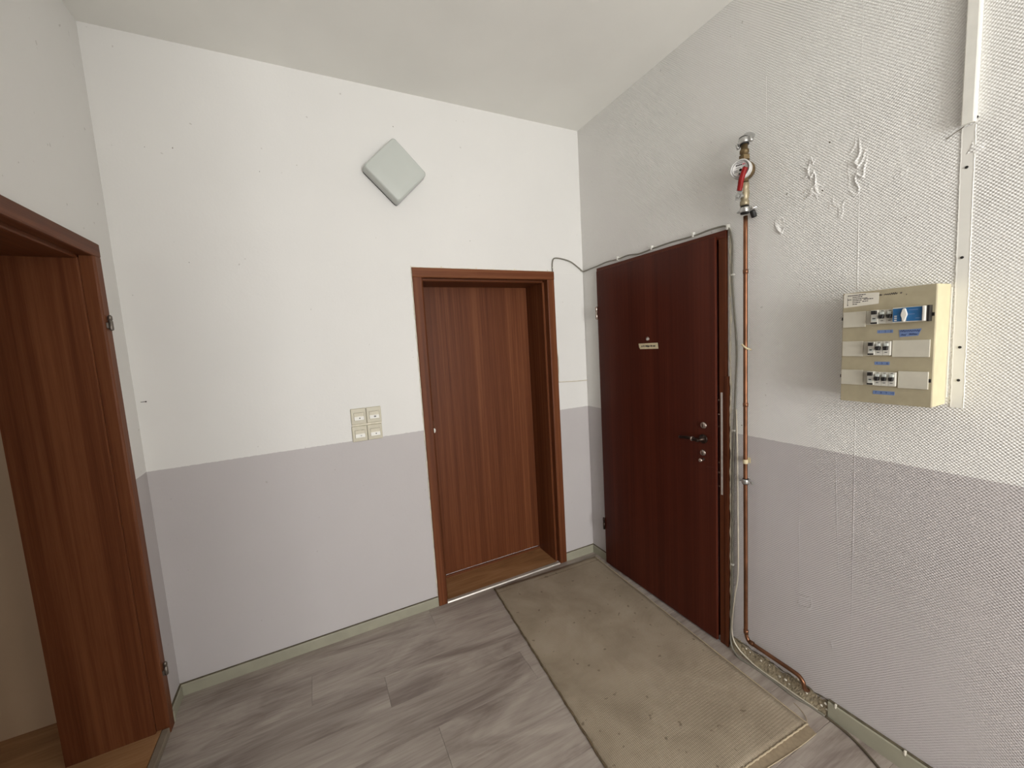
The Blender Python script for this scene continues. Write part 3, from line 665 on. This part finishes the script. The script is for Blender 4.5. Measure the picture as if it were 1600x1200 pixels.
mark(0.0095, 0.014, 0.0125, 0.0185, 'pinkink', 'counter_digit'); mark(0.0155, 0.019, 0.0125, 0.0175, 'pinkink', 'counter_digit')
mark(-0.012, 0.010, 0.0225, 0.0245, 'ink', 'print_line'); mark(-0.016, 0.002, 0.0055, 0.007, 'ink', 'print_line'); mark(-0.024, -0.010, -0.004, -0.0025, 'ink', 'print_line'); mark(-0.022, -0.009, -0.010, -0.0085, 'ink', 'print_line'); mark(-0.010, 0.012, -0.024, -0.0225, 'pinkink', 'print_line')
for (u, v, r, m_) in ((0.002, -0.004, 0.0052, 'darkmetal'), (0.0155, 0.002, 0.004, 'ink'), (-0.003, -0.018, 0.003, 'ink')):
    obj('pointer_hub', lathe(BM(), [(r, 0), (r, 0.001), (r*0.6, 0.0016)], on_dial(u, v, -0.0005), dn, 14), m_, dc)
bm = BM(); tube(bm, [on_dial(0.030*math.cos(a), 0.030*math.sin(a), 0.0004) for a in [2*PI*k/32 for k in range(33)]], 0.0006, 6, False); obj('print_ring', bm, 'lampbase', dc)

vv = thing('ball_valve', (-0.05, -1.203, 2.07), 'brass ball valve with red lever under the water meter', 'valve')
vx, vy = -0.047, -1.202
obj('valve_body', lathe(BM(), [(0.0155, 0), (0.0175, 0.001), (0.0175, 0.018), (0.0135, 0.022), (0.016, 0.030), (0.0185, 0.042), (0.0185, 0.056), (0.016, 0.066), (0.0175, 0.072), (0.0175, 0.090), (0.015, 0.092)], (vx, vy, 2.112), (0, 0, 1), 20), 'valvebrass', vv)
obj('stem', lathe(BM(), [(0.010, 0), (0.010, 0.022), (0.007, 0.024), (0.007, 0.034)], (vx-0.012, vy, 2.150), (-1, 0, 0), 14), 'steel', vv)
lv = obj('lever', prism(BM(), [(2.132, 0.010), (2.140, 0.013), (2.165, 0.011), (2.172, 0.010), (2.172, -0.010), (2.165, -0.011), (2.140, -0.013), (2.132, -0.010)], (vx-0.043, vx-0.040), lambda u, v, w: Vector((w, vy-0.002+v-(u-2.145)*0.35, u))), 'steel', vv)
bm = BM(); tube(bm, [(vx-0.043, vy-0.006, 2.166), (vx-0.046, vy-0.012, 2.185), (vx-0.050, vy-0.019, 2.205), (vx-0.049, vy-0.027, 2.228), (vx-0.046, vy-0.033, 2.247)], lambda t: 0.0105-0.001*abs(t-0.5), 12)
obj('grip', bm, 'redplastic', lv, 'red plastic lever grip')
obj('lever_nut', lathe(BM(), [(0.009, 0), (0.009, 0.006), (0.0065, 0.008)], (vx-0.043, vy, 2.146), (-1, 0, 0), 6, False), 'steel', lv)
hc = obj('hose_clamp', lathe(BM(), [(0.012, 0), (0.0185, 0.001), (0.0195, 0.004), (0.0195, 0.018), (0.0185, 0.021), (0.012, 0.022)], (vx+0.002, vy, 2.083), (0, 0, 1), 20), 'steel', vv, 'shiny steel clamp under the valve')
obj('rubber_liner', lathe(BM(), [(0.009, 0), (0.0165, 0), (0.0165, 0.030), (0.009, 0.030)], (vx+0.002, vy, 2.079), (0, 0, 1), 18), 'rubber', hc)
for q, s in ((1, 0.02), (-1, 0.030)):
    obj('clamp_screw', lathe(BM(), [(0.006, 0), (0.006, s*0.55), (0.0035, s*0.6), (0.0035, s)], (vx+0.004, vy+q*0.018, 2.094), (0.2, q, 0), 10), 'steel', hc)
obj('rubber_foot', lathe(BM(), [(0.010, 0), (0.011, 0.004), (0.011, 0.026), (0.008, 0.03)], (vx+0.045, vy-0.014, 2.066), (-0.6, 0, 1), 12), 'rubber', hc)

# ------------------------------------------------------------------ fuse box
fy0, fz1, fw, fh, fd = -1.588, 1.692, 0.2315, 0.368, 0.100
fb = thing('fuse_box', (0, fy0-fw/2, fz1-fh), 'beige surface-mounted fuse box with three breaker rows on the right wall', 'fuse box')
def FY(u): return fy0-fw*u
def FZ(v): return fz1-fh*v
def fbox(u0, u1, v0, v1, d0, d1, bev=0.0): return box(BM(), -fd-d1, -fd-d0, FY(u0), FY(u1), FZ(v0), FZ(v1), bev, 2)
obj('body', box(BM(), -fd+0.008, 0, fy0, fy0-fw, fz1-fh, fz1, 0.002), 'creambox', fb)
cv = obj('cover', box(BM(), -fd, -fd+0.0085, fy0, fy0-fw+0.0005, fz1-fh, fz1, 0.0015), 'tanbox', fb, 'tan front cover')
obj('side_flange', box(BM(), -0.006, -0.0005, fy0-fw-0.004, fy0-fw+0.001, fz1-fh+0.02, fz1-0.01, 0.001), 'chip', fb)
rows = [(0.170, 0.302), (0.442, 0.580), (0.705, 0.842)]
obj('blanking_plate', fbox(0.015, 0.285, rows[0][0]+0.004, rows[0][1]+0.012, 0, 0.004, 0.001), 'blank', fb)
obj('blanking_plate', fbox(0.015, 0.265, rows[1][0], rows[1][1], 0, 0.004, 0.001), 'blank', fb)
obj('blanking_plate', fbox(0.010, 0.275, rows[2][0], rows[2][1], 0, 0.004, 0.001), 'blank', fb)
obj('blanking_plate', fbox(0.590, 0.965, rows[1][0], rows[1][1]+0.004, 0, 0.004, 0.001), 'blank', fb)
obj('blanking_plate', fbox(0.665, 0.965, rows[2][0], rows[2][1]+0.008, 0, 0.005, 0.001), 'blank', fb)
for i, (a, b) in enumerate(rows):
    u0 = (0.287, 0.267, 0.277)[i]; obj('recess_plate', fbox(u0, u0+0.07, a+0.006, b-0.004, -0.001, 0.0006), 'blank', fb)
def tall_breaker(u0, u1, v0, v1):
    o = obj('breaker', fbox(u0, u1, v0, v1, 0, 0.014, 0.001), 'breaker', fb, 'breaker with black top toggle')
    h = v1-v0
    obj('toggle', fbox(u0+0.012, u1-0.010, v0+0.04*h, v0+0.30*h, 0.012, 0.022, 0.001), 'black', o)
    obj('rating_plate', fbox(u0+0.012, u1-0.016, v0+0.5*h, v0+0.78*h, 0.0135, 0.0145), 'lampglass', o)
    obj('dark_band', fbox(u0+0.001, u1-0.006, v0+0.86*h, v0+0.97*h, 0.012, 0.0152), 'black', o)
    obj('print_line', fbox(u0+0.02, u1-0.025, v0+0.56*h, v0+0.64*h, 0.0144, 0.0149), 'ink', o)
def breaker(u0, u1, v0, v1):
    o = obj('breaker', fbox(u0+0.001, u1-0.001, v0, v1, 0, 0.010, 0.001), 'breaker', fb)
    h = v1-v0; c = (u0+u1)/2
    pr = prism(BM(), [(FY(c-0.026), FZ(v0+0.36*h)), (FY(c+0.026), FZ(v0+0.36*h)), (FY(c+0.018), FZ(v0+0.62*h)), (FY(c-0.018), FZ(v0+0.62*h))], (-fd-0.020, -fd-0.008), lambda u, v, w: Vector((w, u, v)), 0.0008, 1)
    obj('toggle', pr, 'black', o)
    obj('toggle_hood', fbox(c-0.024, c+0.024, v0+0.14*h, v0+0.34*h, 0.009, 0.016, 0.002), 'lampglass', o)
    obj('print_line', fbox(c-0.012, c+0.014, v0+0.05*h, v0+0.09*h, 0.0098, 0.0106), 'ink', o)
    obj('print_line', fbox(c-0.016, c+0.012, v0+0.76*h, v0+0.80*h, 0.0098, 0.0106), 'lampbase', o)
va, vb = rows[0]; tall_breaker(0.362, 0.440, va+0.004, vb-0.006); breaker(0.440, 0.522, va+0.006, vb-0.008); breaker(0.522, 0.604, va+0.006, vb-0.008)
va, vb = rows[1]; tall_breaker(0.340, 0.412, va+0.008, vb-0.012); breaker(0.412, 0.496, va+0.006, vb-0.010); breaker(0.496, 0.582, va+0.006, vb-0.010)
va, vb = rows[2]; tall_breaker(0.342, 0.416, va+0.008, vb-0.008); breaker(0.416, 0.492, va+0.012, vb-0.004); breaker(0.492, 0.568, va+0.012, vb-0.004); breaker(0.568, 0.650, va+0.012, vb-0.004)
va, vb = rows[0]
rc = obj('residual_current_switch', fbox(0.606, 0.965, va-0.002, vb-0.010, 0, 0.020, 0.001), 'breaker', fb, 'blue residual-current switch')
obj('blue_face', fbox(0.612, 0.700, va+0.006, vb-0.018, 0.0195, 0.0212), 'blue', rc); obj('blue_face', fbox(0.750, 0.900, va+0.002, vb-0.018, 0.0195, 0.0212), 'blue', rc)
obj('blue_face', fbox(0.7003, 0.7497, va+0.004, va+0.016, 0.0195, 0.0210), 'blue', rc)
c = 0.728; h = vb-va-0.016
obj('diamond_toggle', prism(BM(), [(FY(c-0.012), FZ(va+0.008)), (FY(c+0.012), FZ(va+0.008)), (FY(c+0.034), FZ(va+0.46*h)), (FY(c+0.034), FZ(va+0.54*h)), (FY(c+0.008), FZ(va+h)), (FY(c-0.010), FZ(va+h)), (FY(c-0.032), FZ(va+0.54*h)), (FY(c-0.032), FZ(va+0.46*h))], (-fd-0.026, -fd-0.019), lambda u, v, w: Vector((w, u, v)), 0.0015, 2), 'white', rc)
obj('white_end', fbox(0.905, 0.938, va-0.002, vb-0.012, 0.019, 0.026, 0.002), 'white', rc)
obj('dark_gap', fbox(0.945, 0.967, va-0.004, vb-0.008, 0.0, 0.0215), 'black', rc)
for k in range(3): obj('print_line', fbox(0.628, 0.654, va+0.064+k*0.017, va+0.074+k*0.017, 0.021, 0.0217), 'dial', rc)
for k, (a, b) in enumerate(((0.77, 0.86), (0.77, 0.83), (0.84, 0.88))): obj('print_line', fbox(a, b, va+0.02+k*0.035, va+0.026+k*0.035, 0.021, 0.0217), 'tape', rc)
for u0, u1, v in ((-0.004, 0.014, 0.232), (0.966, 0.990, 0.240), (-0.004, 0.010, 0.765), (0.966, 0.988, 0.778)):
    obj('cover_catch', fbox(u0, u1, v-0.014, v+0.014, -0.002, 0.0025), 'black', fb)
# blue embossing tapes
def emb(u0, u1, v0, v1, words, size):
    o = obj('label_tape', fbox(u0, u1, v0, v1, 0, 0.0006), 'tape', fb, 'blue embossed label tape')
    for s, u in words:
        bm = text_mesh(s, size, 'tapeink', lambda a, b: (-fd-0.0009, FY(u)-a, FZ((v0+v1)/2)+b))
        obj('number', bm, 'tapeink', o)
emb(0.418, 0.588, 0.350, 0.377, [('1', 0.44), ('2', 0.505), ('3', 0.565)], 0.0095)
emb(0.400, 0.565, 0.627, 0.655, [('4', 0.425), ('5', 0.483), ('6', 0.540)], 0.0095)
emb(0.392, 0.630, 0.886, 0.918, [('7', 0.425), ('8', 0.485), ('9', 0.543), ('10', 0.605)], 0.0095)
o = obj('label_tape', prism(BM(), [(FY(0.650), FZ(0.355)), (FY(0.875), FZ(0.350)), (FY(0.845), FZ(0.408)), (FY(0.660), FZ(0.416))], (-fd-0.0006, -fd), lambda u, v, w: Vector((w, u, v))), 'tape', fb, 'blue two-line label')
for (a, b, v) in ((0.665, 0.86, 0.366), (0.675, 0.725, 0.397), (0.755, 0.835, 0.394)):
    wlen = (b-a)*fw; obj('lettering', scribble([wlen], FY(a), FZ(v)-0.0005, 0.0055, -fd-0.0008, -1, 0.0007), 'tapeink', o)
# paper sticker with the circuit list
st = obj('circuit_list', prism(BM(), [(FY(0.012), FZ(0.018)), (FY(0.03), FZ(0.002)), (FY(0.425), FZ(0.022)), (FY(0.420), FZ(0.118)), (FY(0.014), FZ(0.132))], (-fd-0.0007, -fd), lambda u, v, w: Vector((w, u, v))), 'paperlab', fb, 'white paper sticker listing circuits')
for (a, b, v, q) in ((0.06, 0.275, 0.026, 1), (0.12, 0.235, 0.042, 0), (0.065, 0.105, 0.062, 0), (0.12, 0.30, 0.058, 0), (0.12, 0.235, 0.073, 0), (0.25, 0.365, 0.068, 0), (0.12, 0.215, 0.090, 0), (0.235, 0.305, 0.085, 0), (0.12, 0.175, 0.106, 0), (0.055, 0.068, 0.11, 0)):
    x = a
    while x < b-0.004:
        wd_ = min(random.uniform(0.012, 0.030), b-x); obj('printed_word', fbox(x, x+wd_, v-0.0035-0.001*q, v+0.0035, 0.0006, 0.0009), 'ink', st); x += wd_+0.004
obj('printed_rule', fbox(0.058, 0.062, 0.045, 0.108, 0.0006, 0.0009), 'ink', st)
obj('handwriting', scribble([0.005, 0.032, 0.003], FY(0.43), FZ(0.046), 0.006, -fd-0.0003, -1, 0.0007), 'ink', fb)
bm = BM(); lump(bm, (-fd-0.0002, FY(0.71), FZ(0.062)), (0.0008, 0.0016, 0.002), rnd); obj('pen_dot', bm, 'ink', fb)

# ------------------------------------------------------------------ cable trunking and old chase on the right wall
tk = thing('cable_trunking', (-0.01, -1.841, 2.135), 'white plastic cable trunking coming down the right wall', 'cable trunking')
obj('channel', box(BM(), -0.014, 0, -1.853, -1.829, 2.139, HC-0.001, 0.001), 'white', tk)
obj('lid', prism(BM(), [(-0.021, -1.852), (-0.022, -1.850), (-0.022, -1.829), (-0.021, -1.827), (-0.012, -1.827), (-0.012, -1.8535), (-0.020, -1.8535)], (2.135, HC-0.001), lambda u, v, w: Vector((u, v, w))), 'white', tk)
def ragged_strip(y_fn, z0, z1, wdt, d, n, amp, seed):
    r_ = random.Random(seed); bm = BM(); rows_ = []
    for i in range(n+1):
        t = i/n; z = z0+(z1-z0)*t; yc = y_fn(t); a = r_.uniform(-amp, amp); b = r_.uniform(-amp, amp)
        rows_.append([bm.verts.new(q) for q in ((0.001, yc+wdt/2+a+0.001, z), (-d*1.25, yc+wdt/2+a, z), (-d, yc+wdt/2+a-0.003, z), (-d, yc-wdt/2+b+0.003, z), (-d*1.3, yc-wdt/2+b, z), (0.001, yc-wdt/2+b-0.001, z))])
    for a, b in zip(rows_, rows_[1:]):
        for k in range(5): bm.faces.new((a[k], a[k+1], b[k+1], b[k]))
    bm.faces.new(rows_[0]); bm.faces.new(rows_[-1]); return bm
cs = obj('filled_chase', ragged_strip(lambda t: -1.8375-0.008*(1-t), 1.315, 2.132, 0.028, 0.0018, 110, 0.0007, 5), 'patch', wr, 'smooth plastered strip below the trunking')
for y, z in ((-1.838, 2.02), (-1.839, 1.765), (-1.845, 1.50), (-1.846, 1.40), (-1.852, 2.15)):
    obj('screw_hole', lathe(BM(), [(0.004, 0), (0.0035, 0.002)], (-0.0018 if y > -1.85 else -0.001, y, z), (-1, 0, 0), 10), 'black', cs)
obj('pencil_mark', tube(BM(), [(-0.0004, -1.792, 2.118), (-0.0004, -1.828, 2.136)], 0.0009, 6, False), 'grime', wr)
# peeling folds of the wallpaper
from mathutils import noise as mn
def crumple(y0, y1, z0, z1, h, seed, f=26.0, st=0.0024):
    ny = int(abs(y1-y0)/st); nz = int(abs(z1-z0)/st); bm = BM(); g = []
    for i in range(ny+1):
        r_ = []
        for j in range(nz+1):
            a, b = i/ny, j/nz; y = y0+(y1-y0)*a; z = z0+(z1-z0)*b
            m = max(0.0, 1-((2*a-1)**2*0.9+(2*b-1)**2*0.9))**0.6
            p = Vector((y*f*1.5+seed*7.3, z*f*0.75, seed*3.1))
            r1 = 1-abs(mn.noise(p+Vector((mn.noise(p*0.7)*0.9, 0, 0)))*2.2)
            r2 = mn.noise(p*0.5+Vector((9, 4, 2)))
            q = max(0.0, r1-0.35)/0.65
            k = q**1.6*max(0.0, 0.45+r2*1.2)
            r_.append(bm.verts.new((0.0006-m*h*k, y, z)))
        g.append(r_)
    for i in range(ny):
        for j in range(nz):
            qd = (g[i][j], g[i+1][j], g[i+1][j+1], g[i][j+1])
            if min(v.co.x for v in qd) < 0.0004: bm.faces.new(qd).smooth = True
    for v in [v for v in bm.verts if not v.link_faces]: bm.verts.remove(v)
    obj('crumpled_wallpaper', bm, 'paper', wr)
for k, a in enumerate(((-1.385, -1.500, 2.05, 2.24, 0.007), (-1.525, -1.605, 2.03, 2.23, 0.007), (-1.295, -1.350, 1.92, 2.06, 0.006), (-1.49, -1.56, 1.96, 2.09, 0.005), (-1.80, -1.875, 2.00, 2.13, 0.006), (-1.67, -1.71, 2.03, 2.09, 0.005), (-1.39, -1.47, 0.36, 0.50, 0.005), (-1.50, -1.57, 0.26, 0.36, 0.004))):
    crumple(*a, seed=k+1)
def fold(pts, w, h):
    bm = BM(); tube(bm, [(-0.0002, a, b) for a, b in pts], lambda t: w*(0.25+0.75*math.sin(PI*min(max(t, 0.04), 0.96))), 8)
    for v in bm.verts: v.co.x *= 0.45*h
    obj('wallpaper_fold', bm, 'paper', wr)
F_ = [([(-1.425, 2.215), (-1.430, 2.19), (-1.428, 2.15), (-1.432, 2.10)], 0.006, 1.0), ([(-1.436, 2.205), (-1.455, 2.205), (-1.468, 2.215), (-1.476, 2.198)], 0.005, 1.0),
      ([(-1.405, 2.20), (-1.412, 2.15), (-1.408, 2.095)], 0.006, 1.0), ([(-1.400, 2.085), (-1.408, 2.075), (-1.412, 2.085), (-1.425, 2.09)], 0.006, 1.0),
      ([(-1.578, 2.20), (-1.580, 2.14), (-1.579, 2.08)], 0.005, 1.0), ([(-1.555, 2.18), (-1.552, 2.13), (-1.560, 2.10), (-1.575, 2.105)], 0.005, 1.0), ([(-1.553, 2.09), (-1.562, 2.065), (-1.580, 2.06)], 0.005, 1.0),
      ([(-1.512, 2.075), (-1.53, 2.07), (-1.545, 2.07)], 0.004, 1.0), ([(-1.537, 2.02), (-1.540, 1.995)], 0.004, 1.0), ([(-1.512, 2.005), (-1.520, 2.012)], 0.004, 1.0),
      ([(-1.323, 2.035), (-1.326, 1.99), (-1.322, 1.975)], 0.004, 1.0), ([(-1.315, 1.965), (-1.325, 1.975), (-1.338, 1.99)], 0.004, 1.0), ([(-1.325, 1.975), (-1.330, 1.945)], 0.004, 1.0),
      ([(-1.582, 2.05), (-1.585, 1.75), (-1.588, 1.70)], 0.0018, 1.0), ([(-1.578, 2.75), (-1.578, 2.21)], 0.0018, 1.0), ([(-1.590, 1.31), (-1.593, 1.0), (-1.597, 0.6), (-1.598, 0.3)], 0.0016, 1.0),
      ([(-1.401, 1.40), (-1.405, 1.0), (-1.412, 0.54), (-1.415, 0.3)], 0.0014, 1.0), ([(-1.531, 1.15), (-1.54, 0.9), (-1.553, 0.6)], 0.0014, 1.0), ([(-1.300, 1.2), (-1.30, 0.8), (-1.305, 0.4)], 0.0012, 1.0),
      ([(-1.262, 2.6), (-1.262, 2.1)], 0.0014, 1.0), ([(-1.83, 2.02), (-1.845, 2.05), (-1.85, 2.09), (-1.855, 2.12)], 0.004, 1.0), ([(-1.43, 0.46), (-1.44, 0.43), (-1.436, 0.40)], 0.004, 1.0)]
for a in F_:
    if a[1] < 0.0025: fold(*a)
for y, z in ((-1.345, 2.115), (-1.47, 2.085), (-1.49, 2.245), (-1.16, 1.15), (-1.165, 2.395)):
    bm = BM(); lump(bm, (-0.0004, y, z), (0.001, 0.003, 0.003), rnd); obj('wall_speck', bm, 'grime', wr)

# ------------------------------------------------------------------ runner mat
C = [Vector((-0.833, -0.042, 0)), Vector((-0.046, -0.074, 0)), Vector((-0.118, -1.514, 0)), Vector((-0.936, -1.478, 0))]
def bil(u, v): return (C[0]*(1-u)+C[1]*u)*(1-v)+(C[3]*(1-u)+C[2]*u)*v
def rz(u, v): return 0.0062+0.0012*math.sin(v*9+u*4)*math.sin(u*7)+0.0008*math.sin(v*23)
rg = thing('runner_mat', (bil(0.5, 0.5).x, bil(0.5, 0.5).y, 0), 'worn beige woven runner mat on the floor before the entry door', 'rug')
bm = BM(); NU, NV = 30, 54; T = []; 
rr_ = random.Random(11)
for j in range(NV+1):
    v = j/NV; r0 = []
    for i in range(NU+1):
        u = i/NU; p = bil(u, v)
        if i in (0, NU): p = p+Vector((rr_.uniform(-0.0015, 0.0015), 0, 0))
        r0.append(bm.verts.new((p.x, p.y, rz(u, v))))
    T.append(r0)
for j in range(NV):
    for i in range(NU): bm.faces.new((T[j][i], T[j][i+1], T[j+1][i+1], T[j+1][i])).smooth = True
ringv = T[0][:]+[T[j][NU] for j in range(1, NV+1)]+T[NV][NU-1::-1]+[T[j][0] for j in range(NV-1, 0, -1)]
low = [bm.verts.new((v.co.x, v.co.y, 0.0006)) for v in ringv]
for i in range(len(ringv)):
    k = (i+1) % len(ringv); bm.faces.new((ringv[i], low[i], low[k], ringv[k]))
bm.faces.new(low)
obj('woven_field', bm, 'rug', rg)
obj('side_binding', tube(BM(), [bil(0, k/40)+Vector((-0.002+0.0015*math.sin(k*1.9), 0, 0.005)) for k in range(41)], lambda t: 0.0042+0.0008*math.sin(t*190), 8, True, 2), 'rugedge', rg)  # left border coloured dark to paint in the shadow of its frayed edge
obj('side_binding', tube(BM(), [bil(1, k/40)+Vector((0.0015, 0, 0.0055)) for k in range(41)], lambda t: 0.003+0.0004*math.sin(t*190), 8, True, 2), 'thread', rg)
obj('end_seam', tube(BM(), [bil(k/30, 0.035)+Vector((0, 0, 0.0066)) for k in range(31)], 0.0012, 6, True, 2), 'rugedge', rg)
obj('end_seam', tube(BM(), [bil(k/60, 1.0)+Vector((0, 0.0012*math.sin(k*2.6), 0.0062)) for k in range(61)], lambda t: 0.0034+0.0010*math.sin(t*260), 8, True, 2), 'thread', rg)
bm = BM(); A = []; 
for k in range(25):
    u = k/24; p = bil(u, 1.0); q = p+Vector((-0.012, -0.036-0.004*math.sin(u*9), 0)); 
    A.append([bm.verts.new((p.x, p.y, 0.0005)), bm.verts.new((p.x, p.y, 0.004)), bm.verts.new((q.x, q.y, 0.003+0.002*(u > 0.9))), bm.verts.new((q.x, q.y, 0.0005))])
for a, b in zip(A, A[1:]):
    for i in range(4): bm.faces.new((a[i], a[(i+1) % 4], b[(i+1) % 4], b[i]))
bm.faces.new(A[0]); bm.faces.new(A[-1]); obj('hem', bm, 'rughem', rg)
obj('hem_edge', tube(BM(), [bil(k/24, 1.0)+Vector((-0.012, -0.036-0.004*math.sin(k/24*9), 0.0035)) for k in range(25)], 0.0016, 6, True, 2), 'thread', rg)
obj('loose_thread', tube(BM(), [bil(1, 1)+Vector((-0.004, 0, 0.006)), bil(1, 1)+Vector((0.020, 0.012, 0.004)), bil(1, 1)+Vector((0.040, 0.035, 0.002)), bil(1, 1)+Vector((0.052, 0.062, 0.002)), bil(1, 1)+Vector((0.056, 0.080, 0.002))], 0.0013, 6), 'thread', rg)
